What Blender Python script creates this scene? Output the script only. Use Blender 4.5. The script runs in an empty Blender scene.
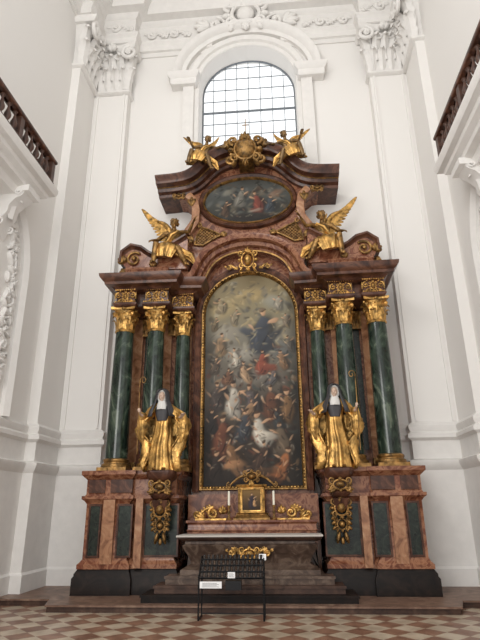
import bpy, bmesh, math, random
import numpy as np
from mathutils import Vector, Matrix
random.seed(7)
pi=math.pi
S=bpy.context.scene
S.view_settings.view_transform='Standard'
COL=S.collection
WO={}

# ---------------------------------------------------------------- materials
def lin(c):
    r=[]
    for v in c:
        v=v/255.0
        r.append(v/12.92 if v<=0.04045 else ((v+0.055)/1.055)**2.4)
    return tuple(r)+(1.0,)
def newmat(name):
    m=bpy.data.materials.new(name); m.use_nodes=True
    nt=m.node_tree; b=nt.nodes['Principled BSDF']
    return m,nt,b
def plain(name,c,rough=.6,metal=0.0,bump=0.0,bscale=30,var=0.0):
    m,nt,b=newmat(name)
    b.inputs['Roughness'].default_value=rough; b.inputs['Metallic'].default_value=metal
    b.inputs['Base Color'].default_value=lin(c)
    tc=nt.nodes.new('ShaderNodeTexCoord')
    if var>0:
        n=nt.nodes.new('ShaderNodeTexNoise'); n.inputs['Scale'].default_value=bscale*.35; n.inputs['Detail'].default_value=4
        nt.links.new(tc.outputs['Object'],n.inputs['Vector'])
        r=nt.nodes.new('ShaderNodeValToRGB')
        r.color_ramp.elements[0].position=.3; r.color_ramp.elements[1].position=.7
        r.color_ramp.elements[0].color=lin([max(0,v*(1-var)) for v in c]); r.color_ramp.elements[1].color=lin([min(255,v*(1+var*.5)) for v in c])
        nt.links.new(n.outputs['Fac'],r.inputs['Fac']); nt.links.new(r.outputs['Color'],b.inputs['Base Color'])
    if bump>0:
        n=nt.nodes.new('ShaderNodeTexNoise'); n.inputs['Scale'].default_value=bscale; n.inputs['Detail'].default_value=3
        nt.links.new(tc.outputs['Object'],n.inputs['Vector'])
        bp=nt.nodes.new('ShaderNodeBump'); bp.inputs['Strength'].default_value=bump; bp.inputs['Distance'].default_value=.02
        nt.links.new(n.outputs['Fac'],bp.inputs['Height']); nt.links.new(bp.outputs['Normal'],b.inputs['Normal'])
    return m
def marble(name,stops,scale=2.0,dist=3.0,rough=.3,stretch=(1,1,1),spec=.35,det=6):
    m,nt,b=newmat(name)
    tc=nt.nodes.new('ShaderNodeTexCoord'); mp=nt.nodes.new('ShaderNodeMapping')
    mp.inputs['Scale'].default_value=stretch
    n=nt.nodes.new('ShaderNodeTexNoise'); n.inputs['Scale'].default_value=scale; n.inputs['Detail'].default_value=det
    n.inputs['Roughness'].default_value=.58; n.inputs['Distortion'].default_value=dist
    r=nt.nodes.new('ShaderNodeValToRGB'); e=r.color_ramp.elements
    while len(e)<len(stops): e.new(.5)
    for i,(p,c) in enumerate(stops):
        e[i].position=p; e[i].color=lin(c)
    nt.links.new(tc.outputs['Object'],mp.inputs['Vector']); nt.links.new(mp.outputs['Vector'],n.inputs['Vector'])
    nt.links.new(n.outputs['Fac'],r.inputs['Fac']); nt.links.new(r.outputs['Color'],b.inputs['Base Color'])
    b.inputs['Roughness'].default_value=rough
    b.inputs['Specular IOR Level'].default_value=spec
    return m
M={}
M['plaster']=plain('white_plaster',(229,226,222),.85)
M['stucco']=plain('white_stucco',(226,223,219),.8,0,.1,14,.02)
M['red']=marble('red_marble',[(.3,(74,38,25)),(.43,(112,66,47)),(.54,(154,108,80)),(.62,(104,56,39)),(.71,(134,84,61)),(.83,(178,138,110))],2.8,1.7,.22)
M['brown']=marble('brown_marble',[(.3,(38,21,15)),(.48,(72,43,31)),(.6,(102,67,50)),(.75,(56,32,24))],2.8,1.4,.28)
M['ochre']=marble('ochre_marble',[(.3,(104,66,46)),(.5,(156,112,82)),(.65,(180,140,108)),(.8,(118,74,52))],2.8,1.6,.25)
M['green']=marble('green_marble',[(.3,(17,24,20)),(.45,(32,43,35)),(.56,(54,67,55)),(.62,(92,102,86)),(.7,(44,56,46)),(.85,(21,29,24))],2.4,1.9,.14,(1,1,.55),.45,5)
M['dgreen']=marble('dark_green_marble',[(.3,(13,17,14)),(.5,(28,36,30)),(.6,(50,58,48)),(.7,(21,26,22))],4,1.8,.25)
M['dark']=marble('dark_marble',[(.3,(14,10,9)),(.5,(25,18,15)),(.7,(40,29,24))],3,1.5,.45,(1,1,1),.2)
M['grey']=marble('grey_brown_marble',[(.3,(56,43,36)),(.5,(84,67,57)),(.62,(112,95,82)),(.8,(70,53,44))],4,1.8,.35)
M['step']=marble('step_marble',[(.3,(88,66,54)),(.5,(116,90,76)),(.7,(142,118,100))],3,1.5,.45)
M['riser']=marble('riser_marble',[(.3,(46,31,25)),(.5,(66,46,37)),(.7,(90,67,55))],3,1.5,.5)
M['gold']=plain('gilding',(192,150,86),.34,.78,.6,28,.48)
M['goldd']=plain('old_gilding',(144,110,64),.4,.7,.6,26,.48)
M['goldr']=plain('gilded_drapery',(196,153,88),.34,.78,1.0,14,.48)
M['black']=plain('black_metal',(22,22,24),.45,.5)
M['dbrown']=plain('dark_brown_stone',(80,54,43),.5,0,0,20,.3)
M['veil']=plain('dark_grey_veil',(58,56,58),.6,0,.3,20)
M['flesh']=plain('painted_flesh',(200,172,152),.55,0,.05,20,.08)
M['white']=plain('white_cloth',(210,207,202),.8,0,.1,20)
M['linen']=plain('dull_linen',(188,182,174),.85,0,.1,20)
M['paper']=plain('white_paper',(232,232,232),.7)
M['wax']=plain('wax',(232,226,208),.5)
M['ink']=plain('grey_ink',(90,90,92),.7)
M['bronze']=plain('dark_bronze_skin',(122,96,62),.4,.55,.3,22,.3)
def floor_mat():
    m,nt,b=newmat('chequered_marble_floor')
    tc=nt.nodes.new('ShaderNodeTexCoord'); mp=nt.nodes.new('ShaderNodeMapping'); mp.inputs['Rotation'].default_value=(0,0,pi/4)
    mp.inputs['Location'].default_value=(.1,.2,.005)
    ck=nt.nodes.new('ShaderNodeTexChecker'); ck.inputs['Scale'].default_value=2.9
    nz=nt.nodes.new('ShaderNodeTexNoise'); nz.inputs['Scale'].default_value=3.0; nz.inputs['Detail'].default_value=5
    r1=nt.nodes.new('ShaderNodeValToRGB'); r2=nt.nodes.new('ShaderNodeValToRGB')
    r1.color_ramp.elements[0].color=lin((108,76,60)); r1.color_ramp.elements[1].color=lin((140,105,85))
    r2.color_ramp.elements[0].color=lin((156,140,120)); r2.color_ramp.elements[1].color=lin((186,172,152))
    for r in (r1,r2): r.color_ramp.elements[0].position=.35; r.color_ramp.elements[1].position=.65
    nt.links.new(tc.outputs['Object'],mp.inputs['Vector']); nt.links.new(mp.outputs['Vector'],ck.inputs['Vector'])
    nt.links.new(tc.outputs['Object'],nz.inputs['Vector'])
    nt.links.new(nz.outputs['Fac'],r1.inputs['Fac']); nt.links.new(nz.outputs['Fac'],r2.inputs['Fac'])
    nt.links.new(r1.outputs['Color'],ck.inputs['Color1']); nt.links.new(r2.outputs['Color'],ck.inputs['Color2'])
    nt.links.new(ck.outputs['Color'],b.inputs['Base Color']); b.inputs['Roughness'].default_value=.4
    return m
M['floor']=floor_mat()
def paint_mat():
    m,nt,b=newmat('oil_paint')
    a=nt.nodes.new('ShaderNodeAttribute'); a.attribute_name='paint'
    nt.links.new(a.outputs['Color'],b.inputs['Base Color']); b.inputs['Roughness'].default_value=.55
    b.inputs['Specular IOR Level'].default_value=.25
    return m
M['paint']=paint_mat()
def glass_mat():
    m,nt,b=newmat('window_glass')
    t=nt.nodes.new('ShaderNodeBsdfTransparent'); t.inputs[0].default_value=(.98,.99,1,1)
    nt.links.new(t.outputs[0],nt.nodes['Material Output'].inputs['Surface'])
    return m
M['glass']=glass_mat()

# ---------------------------------------------------------------- geometry builder
class G:
    def __init__(s): s.v=[]; s.f=[]
    def add(s,vs,fs):
        o=len(s.v); s.v+= [Vector(p) for p in vs]; s.f+=[[i+o for i in f] for f in fs]; return s
    def merge(s,g): return s.add(g.v,g.f)
    def box(s,x0,x1,y0,y1,z0,z1,b=0.0):
        vs=[(x,y,z) for z in (z0,z1) for y in (y0,y1) for x in (x0,x1)]
        return s.add(vs,[(0,2,3,1),(4,5,7,6),(0,1,5,4),(2,6,7,3),(0,4,6,2),(1,3,7,5)])
    def prism(s,poly,h0,h1,plane='xz'):
        n=len(poly); mp={'xz':lambda a,b,h:(a,h,b),'xy':lambda a,b,h:(a,b,h),'yz':lambda a,b,h:(h,a,b)}[plane]
        vs=[mp(a,b,h0) for a,b in poly]+[mp(a,b,h1) for a,b in poly]
        return s.add(vs,[list(range(n)),list(range(2*n-1,n-1,-1))]+[(i,(i+1)%n,n+(i+1)%n,n+i) for i in range(n)])
    def sweep(s,path,prof,plane='xy',closed=False,fill=True,capends=True):
        mp={'xz':lambda a,b,h:(a,h,b),'xy':lambda a,b,h:(a,b,h),'yz':lambda a,b,h:(h,a,b)}[plane]
        n=len(path); seg=[]
        for i in range(n if closed else n-1):
            a=path[i]; c=path[(i+1)%n]; dx,dy=c[0]-a[0],c[1]-a[1]; l=math.hypot(dx,dy) or 1e-9
            seg.append((dy/l,-dx/l))
        mit=[]
        for i in range(n):
            if closed: n1=seg[i-1]; n2=seg[i]
            else: n1=seg[max(0,i-1)]; n2=seg[min(n-2,i)]
            d=1+n1[0]*n2[0]+n1[1]*n2[1]; d=max(d,.25)
            mit.append(((n1[0]+n2[0])/d,(n1[1]+n2[1])/d))
        m=len(prof); vs=[]
        for i in range(n):
            for (o,h) in prof: vs.append(mp(path[i][0]+mit[i][0]*o,path[i][1]+mit[i][1]*o,h))
        fs=[]
        for i in range(n if closed else n-1):
            k=(i+1)%n
            for j in range(m-1): fs.append((i*m+j,k*m+j,k*m+j+1,i*m+j+1))
        if fill and plane=='xy' and not closed:
            fs.append([i*m for i in range(n)]); fs.append([i*m+m-1 for i in range(n)])
        if capends and not closed:
            fs.append([j for j in range(m)]); fs.append([(n-1)*m+j for j in range(m)])
        return s.add(vs,fs)
    def lathe(s,prof,c=(0,0,0),n=32,sx=1,sy=1):
        vs=[];fs=[];m=len(prof)
        for i in range(n):
            a=2*pi*i/n
            for r,z in prof: vs.append((c[0]+r*math.cos(a)*sx,c[1]+r*math.sin(a)*sy,c[2]+z))
        for i in range(n):
            k=(i+1)%n
            for j in range(m-1): fs.append((i*m+j,k*m+j,k*m+j+1,i*m+j+1))
        fs.append([i*m for i in range(n)]); fs.append([i*m+m-1 for i in range(n)])
        return s.add(vs,fs)
    def tube(s,path,rad,n=8,amp=0,k=0,ref=(0.13,.1,1),ry=None,ph=0):
        path=[Vector(p) for p in path]; m=len(path)
        if not isinstance(rad,(list,tuple)): rad=[rad]*m
        if ry is None: ry=rad
        elif not isinstance(ry,(list,tuple)): ry=[ry]*m
        vs=[];fs=[]; prev=None
        for i,p in enumerate(path):
            t=(path[min(m-1,i+1)]-path[max(0,i-1)]).normalized()
            if prev is None:
                u=Vector(ref).cross(t)
                if u.length<1e-3: u=Vector((1,0,0)).cross(t)
            else: u=prev-t*prev.dot(t)
            u.normalize(); prev=u; w=t.cross(u)
            for j in range(n):
                a=2*pi*j/n; q=1+amp*math.sin(k*a+ph)
                vs.append(p+u*(math.cos(a)*rad[i]*q)+w*(math.sin(a)*ry[i]*q))
        for i in range(m-1):
            for j in range(n):
                l=(j+1)%n; fs.append((i*n+j,i*n+l,(i+1)*n+l,(i+1)*n+j))
        fs.append(list(range(n))); fs.append([(m-1)*n+j for j in range(n)])
        return s.add(vs,fs)
    def ell(s,c,r,rot=None,nu=12,nv=8):
        vs=[];fs=[]; c=Vector(c)
        for i in range(1,nv):
            t=pi*i/nv
            for j in range(nu):
                a=2*pi*j/nu
                p=Vector((r[0]*math.sin(t)*math.cos(a),r[1]*math.sin(t)*math.sin(a),r[2]*math.cos(t)))
                if rot is not None: p=rot@p
                vs.append(c+p)
        tp=Vector((0,0,r[2])); 
        if rot is not None: tp=rot@tp
        vs.append(c+tp); vs.append(c-tp); T=len(vs)-2;B=T+1
        for i in range(nv-2):
            for j in range(nu):
                l=(j+1)%nu; fs.append((i*nu+j,(i+1)*nu+j,(i+1)*nu+l,i*nu+l))
        for j in range(nu):
            l=(j+1)%nu; fs.append((T,j,l)); fs.append((B,(nv-2)*nu+l,(nv-2)*nu+j))
        return s.add(vs,fs)
    def loft(s,rings,n=48,k=9):
        vs=[];fs=[];m=len(rings)
        for (cx,cy,z,rx,ry,amp,ph) in rings:
            for j in range(n):
                a=2*pi*j/n
                q=1+amp*(math.sin(k*a+ph)+.5*math.sin((k*2-3)*a+2*ph+1))
                vs.append((cx+rx*q*math.cos(a),cy+ry*q*math.sin(a),z))
        for i in range(m-1):
            for j in range(n):
                l=(j+1)%n; fs.append((i*n+j,i*n+l,(i+1)*n+l,(i+1)*n+j))
        fs.append(list(range(n))); fs.append([(m-1)*n+j for j in range(n)])
        return s.add(vs,fs)
    def leaf(s,base,out,h,w,th=.0):
        base=Vector(base); o=Vector(out).normalized(); sd=Vector((-o.y,o.x,0)); z=Vector((0,0,1))
        st=[(0,0,.7),(.02,.3,.95),(.05,.45,.75),(.07,.62,1.0),(.13,.8,.75),(.24,.95,.85),(.38,.98,.5),(.45,.84,.2)]
        vs=[];fs=[]
        for (a,b,c) in st:
            p=base+o*(a*h)+z*(b*h)
            vs+= [p-sd*(w*.5*c)-o*(.04*h), p-sd*(w*.25*c)+o*.01*h, p+o*(.08*h*c), p+sd*(w*.25*c)+o*.01*h, p+sd*(w*.5*c)-o*(.04*h)]
        for i in range(len(st)-1):
            for j in range(4): fs.append((i*5+j,i*5+j+1,i*5+j+6,i*5+j+5))
        return s.add(vs,fs)
    def mirror(s):
        g=G(); g.v=[Vector((-p.x,p.y,p.z)) for p in s.v]; g.f=[list(reversed(f)) for f in s.f]; return g
    def xf(s,loc=(0,0,0),sc=1.0,mx=False,rz=0.0,ry=0.0):
        R=Matrix.Rotation(rz,3,'Z')@Matrix.Rotation(ry,3,'Y'); L=Vector(loc)
        for i,p in enumerate(s.v):
            q=R@(p*sc)
            if mx: q.x=-q.x
            s.v[i]=q+L
        if mx: s.f=[list(reversed(f)) for f in s.f]
        return s
def setp(o,label=None,cat=None,kind=None,group=None):
    if label: o['label']=label
    if cat: o['category']=cat
    if kind: o['kind']=kind
    if group: o['group']=group
def build(g,name,mat,parent=None,label=None,cat=None,kind=None,group=None,ang=38,fix=True):
    xs=[p.x for p in g.v]; ys=[p.y for p in g.v]; zs=[p.z for p in g.v]
    o=Vector(((min(xs)+max(xs))/2,(min(ys)+max(ys))/2,min(zs)))
    me=bpy.data.meshes.new(name); me.from_pydata([tuple(p-o) for p in g.v],[],g.f)
    if fix:
        bm=bmesh.new(); bm.from_mesh(me); bmesh.ops.recalc_face_normals(bm,faces=bm.faces); bm.to_mesh(me); bm.free()
    me.polygons.foreach_set('use_smooth',[True]*len(me.polygons))
    try: me.set_sharp_from_angle(angle=math.radians(ang))
    except Exception: pass
    me.materials.append(M[mat] if isinstance(mat,str) else mat); me.update()
    ob=bpy.data.objects.new(name,me); COL.objects.link(ob)
    if parent is not None:
        ob.parent=parent; ob.location=o-WO[parent.name]
    else: ob.location=o
    WO[ob.name]=o
    setp(ob,label,cat,kind,group)
    return ob
def empty(name,loc,label=None,cat=None,parent=None,group=None):
    e=bpy.data.objects.new(name,None); e.empty_display_size=.1; COL.objects.link(e)
    L=Vector(loc); WO[e.name]=L
    if parent is not None: e.parent=parent; e.location=L-WO[parent.name]
    else: e.location=L
    setp(e,label,cat,None,group); return e
def remesh(ob,vox,sm=3):
    m=ob.modifiers.new('remesh','REMESH'); m.mode='VOXEL'; m.voxel_size=vox; m.use_smooth_shade=True
    s=ob.modifiers.new('smooth','SMOOTH'); s.factor=.5; s.iterations=sm

# ornaments -----------------------------------------------------
def spiral(g,cx,y,cz,r,turns,a0,sg,th,n=24,ball=True):
    pts=[];rd=[]
    for i in range(n):
        t=i/(n-1); rr=r*(1-.82*t); a=a0+sg*turns*2*pi*t
        pts.append((cx+rr*math.cos(a),y-th*.6*t,cz+rr*math.sin(a))); rd.append(th*(1-.45*t))
    g.tube(pts,rd,7,ref=(0,1,0))
    if ball: g.ell((cx,y-th*.6,cz),(r*.26,r*.26,r*.26),None,8,6)
def lobe(g,x,y,z,ang,L,W,D):
    R=Matrix.Rotation(-ang,3,'Y')
    g.ell((x+math.cos(ang)*L/2,y,z+math.sin(ang)*L/2),(L/2,D,W/2),R,10,7)
def plume(g,x,y,z,ang,L,W,D,n=5):
    for i in range(n):
        a=ang+(i-(n-1)/2)*.42; k=1-.16*abs(i-(n-1)/2)
        lobe(g,x,y-.004*i,z,a,L*k,W,D)
def scrollorn(g,x,y,z,s,sg,th=None):
    th=th or .09*s
    spiral(g,x,y,z,.42*s,1.4,pi/2,sg,th)
    pts=[];rd=[]
    for i in range(14):
        t=i/13; pts.append((x-sg*(0+1.25*s*t),y,z+.42*s-.75*s*t+.35*s*math.sin(t*pi)*.6)); rd.append(th*(1-.3*t))
    g.tube(pts,rd,7,ref=(0,1,0))
    spiral(g,x-sg*1.3*s,y,z-.1*s,.25*s,1.2,-pi/2,-sg,th*.8)
    for i in range(5):
        t=.15+i*.18; px=x-sg*1.25*s*t; pz=z+.42*s-.75*s*t+.35*s*math.sin(t*pi)*.6
        lobe(g,px,y,pz,pi/2+sg*.7,.34*s*(1-.3*t),.16*s,.05*s)
        lobe(g,px,y,pz,-pi/2+sg*.6,.28*s,.14*s,.05*s)
    plume(g,x+sg*.4*s,y,z+.1*s,pi/2-sg*.8,.45*s,.16*s,.05*s,3)
def cartouche(g,x,y,z,w,h,d=.1,fan=5,core=.2):
    g.ell((x,y,z),(w*core,d*.8,h*(core+.02)),None,16,10)
    pts=[(x+w*.3*math.cos(a),y-d*.2,z+h*.32*math.sin(a)) for a in [2*pi*i/24 for i in range(25)]]
    g.tube(pts,w*.045,7,ref=(0,1,0))
    for sg in (1,-1):
        spiral(g,x+sg*w*.34,y-d*.2,z+h*.27,w*.15,1.2,-pi/2,sg,w*.045)
        spiral(g,x+sg*w*.3,y-d*.2,z-h*.27,w*.13,1.2,pi/2,-sg,w*.04)
        lobe(g,x+sg*w*.3,y,z,(0 if sg>0 else pi),w*.22,h*.14,d*.4)
        lobe(g,x+sg*w*.25,y,z-h*.3,-pi/2+sg*.6,h*.22,w*.12,d*.4)
    plume(g,x,y-d*.1,z+h*.25,pi/2,h*.3,w*.12,d*.4,fan)
    plume(g,x,y-d*.1,z-h*.3,-pi/2,h*.22,w*.1,d*.35,3)

# ================================================================ SETTING
g=G().box(-5.6,5.6,-9.5,1.6,-.3,0)
build(g,'floor','floor',label='diagonal chequered floor of brown and tan marble tiles',cat='floor',kind='structure')
WH=19.0; WZ=14.3; WR=1.5; WT=1.42; SILL=10.6
build(G().box(-5.4,5.4,-9.0,1.5,WH,WH+.3),'ceiling','plaster',label='unseen white ceiling added to hold back light from above',cat='ceiling',kind='structure')  # out of view, added to cut overhead sky light on the upper wall
def arc(cx,cz,rx,rz,a0,a1,n):
    return [(cx+rx*math.cos(a0+(a1-a0)*i/n),cz+rz*math.sin(a0+(a1-a0)*i/n)) for i in range(n+1)]
g=G()
half=arc(0,WZ,WR,WT,pi/2,0,14)
poly=[(0,WH)]+half+[(WR,SILL),(0,SILL),(0,0),(5.3,0),(5.3,WH)]
h=G().prism(poly,.8,1.5,'xz'); g.merge(h); g.merge(h.mirror())
build(g,'wall_back','plaster',label='tall white plastered church wall with an arched window opening',cat='wall',kind='structure')
for sg,nm in ((1,'wall_right'),(-1,'wall_left')):
    g=G().box(5.0,5.4,-9.0,.8,0,WH)
    if sg<0: g=g.mirror()
    build(g,nm,'plaster',label='white plastered side wall of the church',cat='wall',kind='structure')
# window
g=G()
outl=[(WR,SILL)]+arc(0,WZ,WR,WT,0,pi,28)+[(-WR,SILL)]
g.sweep([(a*.985,b) for a,b in outl],[(-.02,1.42),(.03,1.42),(.03,1.36),(-.02,1.36),(-.02,1.42)],'xz',closed=True)
for i in range(-3,4):
    x=i*.38; top=WZ+WT*math.sqrt(max(0,1-(x/WR)**2))-.03; g.box(x-.011,x+.011,1.37,1.39,SILL,top)
z=SILL+.35; kz=0
while z<WZ+1.3:
    hw=WR if z<WZ else WR*math.sqrt(max(0,1-((z-WZ)/WT)**2)); g.box(-hw+.03,hw-.03,1.37,1.39,z-.011,z+.011)
    if kz==6: g.box(-hw+.03,hw-.03,1.35,1.4,z-.026,z+.026)
    z+=.45; kz+=1
w=build(g,'window_1',plain('window_bars',(112,118,124),.6),label='arched church window with a fine grid of metal glazing bars',cat='window',kind='structure')
g=G().prism([(a*.96,b) for a,b in outl],1.378,1.382,'xz')
build(g,'window_pane','glass',parent=w,label='clear glass panes')
# window surround
g=G()
g.sweep([(WR+.1,SILL)]+arc(0,WZ,WR+.1,WT+.1,0,pi,32)+[(-WR-.1,SILL)],[(-.1,.8),(-.08,.74),(.05,.74),(.08,.66),(.26,.66),(.3,.7),(.34,.8)],'xz',fill=False)
build(g,'trim_1','stucco',label='white moulded arch surround of the window',cat='trim',kind='structure')
g=G()
for sg in (1,-1):
    h=G().sweep([(1.6,.8),(1.6,.5),(2.35,.5),(2.35,.8)],[(0,14.1),(.03,14.15),(.03,14.3),(.1,14.38),(.14,14.5),(.1,14.5)],'xy')
    h.sweep([(1.66,.8),(1.66,.62),(2.0,.62),(2.0,.8)],[(0,SILL),(0,14.1)],'xy')
    g.merge(h if sg>0 else h.mirror())
g.sweep(arc(0,14.5,2.1,1.8,0,pi,32),[(-.14,.8),(-.14,.64),(-.02,.6),(.04,.48),(.1,.44),(.18,.4),(.2,.8)],'xz',fill=False)
build(g,'trim_2','stucco',label='white hood moulding with imposts around the arched window',cat='trim',kind='structure')
g=G(); cartouche(g,0,.54,16.8,1.5,1.3,.26,7)
for sg in (1,-1):
    spiral(g,sg*.95,.66,16.6,.3,1.3,pi/2,sg,.08); plume(g,sg*1.2,.68,16.55,(pi/2-sg*1.2),.6,.18,.09,4)
build(g,'trim_3','stucco',label='white stucco shell cartouche crowning the window arch',cat='trim',kind='structure')
# pilasters, entablature around both corners
plan=[(3.7,.8),(3.7,.48),(4.76,.48),(4.76,-.7),(5.0,-.7)]
planL=plan+[(5.0,-8.9)]
tn=4
for sg in (1,-1):
    m=lambda q:q if sg>0 else q.mirror()
    g=G().sweep(plan,[(0,0),(0,13.95)],'xy',fill=False,capends=False)
    build(m(g),'trim_%d'%tn,'plaster',label='tall white corner pilaster shaft',cat='pilaster',kind='structure'); tn+=1
    g=G().sweep([(2.9,.8)]+planL,[(.0,0),(.12,0),(.12,.45),(.08,.5),(.08,2.45),(.12,2.5),(.18,2.6),(.18,2.66),(.06,2.7),(.06,3.1),(.15,3.16),(.15,3.24),(.07,3.3),(.11,3.38),(.11,3.44),(.02,3.52),(.0,3.52)],'xy',fill=False)
    build(m(g),'trim_%d'%tn,'stucco',label='white moulded pedestal course running round the corner',cat='moulding',kind='structure'); tn+=1
    EPL=[(1.1,.8),(3.62,.8),(3.62,.4),(4.68,.4),(4.68,-.76),(5.0,-.76),(5.0,-8.9)]
    g=G().sweep(EPL,[(-.1,15.55),(.05,15.55),(.05,15.72),(.12,15.74),(.12,15.95),(.2,16.05),(.2,16.1),(.03,16.12),(.03,16.85)],'xy',fill=False)
    build(m(g),'trim_%d'%tn,'stucco',label='white architrave and frieze over the pilasters',cat='moulding',kind='structure'); tn+=1
    g=G().sweep([(0,.8)]+EPL[1:],[(.03,16.85),(.1,16.9),(.14,17.02),(.38,17.06),(.38,17.2),(.5,17.36),(.56,17.45),(0,17.5)],'xy',fill=False)
    build(m(g),'trim_%d'%tn,'stucco',label='white projecting cornice at the top of the wall',cat='cornice',kind='structure'); tn+=1
    g=G()
    for x in (2.4,3.15): scrollorn(g,x,.73,16.45,.36,1,.06)
    scrollorn(g,4.25,.35,16.45,.38,1,.06)
    build(m(g),'trim_%d'%tn,'stucco',label='white stucco scrollwork on the frieze',cat='ornament',kind='structure'); tn+=1
    def wallcap(w,hh):
        c=G(); c.prism([(-w/2,0),(w/2,0),(w/2+.02,hh*.5),(w/2+.12,hh*.9),(-w/2-.12,hh*.9),(-w/2-.02,hh*.5)],-.06,.3,'xz')
        for i in range(4): c.leaf((-w/2+w*(i+.5)/4,-.06,0),(0,-1,0),hh*.42,w/3.8)
        for i in range(3): c.leaf((-w/2+w*(i+1)/4,-.08,hh*.22),(0,-1,0),hh*.5,w/3.4)
        for i in range(4): c.leaf((-w/2+w*(i+.5)/4,-.08,hh*.5),(0,-1,0),hh*.28,w/5)
        for s2 in (1,-1):
            c.leaf((s2*w/2,-.03,0),(s2*1,-.8,0),hh*.45,w/3.4); c.leaf((s2*w/2,-.02,hh*.25),(s2*1,-.8,0),hh*.5,w/3.4)
            spiral(c,s2*w*.56,-.34,hh*.74,w*.24,1.6,pi/2,s2,w*.065)
            spiral(c,s2*w*.17,-.24,hh*.72,w*.14,1.3,pi/2,-s2,w*.045)
        plume(c,0,-.3,hh*.84,pi/2,hh*.2,w*.12,.1,5)
        c.sweep([(-w/2-.2,.3),(-w/2-.2,-.34),(-w*.25,-.2),(w*.25,-.2),(w/2+.2,-.34),(w/2+.2,.3)],[(0,hh*.88),(.03,hh*.9),(.06,hh*.95),(.06,hh)],'xy')
        c.sweep([(-w/2,.3),(-w/2,-.04),(w/2,-.04),(w/2,.3)],[(0,-.16),(.08,-.11),(.08,-.04),(0,0)],'xy')
        return c
    c=wallcap(1.06,1.62).xf((4.23,.48,13.95)); build(m(c),'trim_%d'%tn,'stucco',label='white Corinthian pilaster capital with acanthus leaves and volutes',cat='capital',kind='structure'); tn+=1
    c=wallcap(1.16,1.62).xf((4.76,-.12,13.95),rz=-pi/2)
    build(m(c),'trim_%d'%tn,'stucco',label='white Corinthian capital facing the nave on the side pier',cat='capital',kind='structure'); tn+=1
    g=G(); g.box(3.78,3.84,.44,.49,3.55,13.8); g.box(4.62,4.68,.44,.49,3.55,13.8)
    build(m(g),'trim_%d'%tn,'plaster',label='raised white border of the sunk pilaster panel',cat='trim',kind='structure'); tn+=1
    g=G(); Y0=-.55
    g.sweep([(-1.35+Y0,3.5),(-1.35+Y0,6.6)]+[(-3.3+Y0+1.95*math.cos(a),6.6+1.95*math.sin(a)) for a in [i*pi/16 for i in range(1,16)]]+[(-5.25+Y0,6.6),(-5.25+Y0,3.5)],[(0,5.0),(0,4.92),(.12,4.84),(.2,4.92),(.2,5.0)],'yz',fill=False)
    rr=random.Random(5)
    for i in range(170):
        t=i/169
        if t<.35: y,zz=-1.72,4.2+t/.35*2.4
        else:
            a=(t-.35)/.65*pi*.9; y,zz=-3.3+1.58*math.cos(a),6.6+1.58*math.sin(a)
        R=Matrix.Rotation(rr.uniform(-1.4,1.4),3,'X')
        g.ell((4.97,y+Y0+rr.uniform(-.16,.16),zz+rr.uniform(-.04,.04)),(.07,.05,.13),R,7,5)
    build(m(g),'trim_%d'%tn,'stucco',label='white arched stucco garland moulding on the side wall',cat='moulding',kind='structure'); tn+=1

# balconies ----------------------------------------------------
bal_prof=[(.05,0),(.05,.03),(.022,.05),(.03,.08),(.066,.15),(.07,.2),(.038,.3),(.02,.38),(.03,.42),(.048,.44),(.048,.47)]
bme=None
for sg in (1,-1):
    m=lambda q:q if sg>0 else q.mirror()
    e=empty('balcony',(sg*5,-4.6,7.3),'white stucco gallery balcony with brown marble balustrade','balcony')
    BY=-2.35
    g=G().sweep([(5.0,BY),(4.25,BY),(4.25,-8.8),(5.0,-8.8)],[(-.4,7.9),(-.34,8.04),(-.2,8.08),(-.18,8.16),(-.07,8.22),(-.05,8.3),(.05,8.34),(.09,8.42),(.09,8.52),(.03,8.56),(.0,8.62)],'xy')
    build(m(g),'slab','stucco',parent=e)
    g=G().sweep([(4.98,BY-.08),(4.33,BY-.08),(4.33,-8.7)],[(.0,9.16),(.08,9.16),(.1,9.19),(.1,9.24),(.06,9.27),(-.06,9.27),(-.1,9.24),(-.1,9.19),(-.08,9.16)],'xy',fill=False)
    build(m(g),'handrail','brown',parent=e,label='brown marble handrail')
    g=G().sweep([(4.98,BY-.08),(4.33,BY-.08),(4.33,-8.7)],[(-.08,8.6),(.08,8.6),(.08,8.67),(-.08,8.67)],'xy',fill=False)
    build(m(g),'rail_base','dbrown',parent=e)
    for y in (BY-.08,-3.9,-5.6,-7.3):
        g=G().box(4.26,4.4,y-.07,y+.07,8.66,9.18); build(m(g),'rail_post','dbrown',parent=e)
    pos=[(4.33+.2*i,BY-.08) for i in range(1,4)]
    y=BY-.3
    while y>-8.6:
        if min(abs(y-q) for q in (-3.9,-5.6,-7.3))>.13: pos.append((4.33,y))
        y-=.24
    for i,(x,y) in enumerate(pos):
        if bme is None:
            b=build(G().lathe(bal_prof,(sg*x,y,8.69),12),'baluster','dbrown',parent=e); bme=b
        else:
            b=bme.copy(); b.parent=e; COL.objects.link(b); b.location=Vector((sg*x,y,8.69))-WO[e.name]
    for y in (-2.95,-4.8,-6.6):
        g=G().prism([(5.0,7.0),(4.94,7.1),(4.88,7.35),(4.76,7.5),(4.74,7.66),(4.62,7.8),(4.5,7.86),(4.44,7.96),(4.44,8.1),(5.0,8.1)],y-.2,y+.2,'xz')
        for yy in (y-.21,y+.21):
            spiral(g,4.58,yy,7.95,.12,1.3,0,1,.03); spiral(g,4.88,yy,7.28,.09,1.3,0,-1,.025)
        g.leaf((4.76,y,7.4),(-1,0,0),.45,.3)
        g.box(4.34,5.0,y-.24,y+.24,7.94,8.08)
        build(m(g),'corbel','stucco',parent=e,label='white scrolled corbel')

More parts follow.
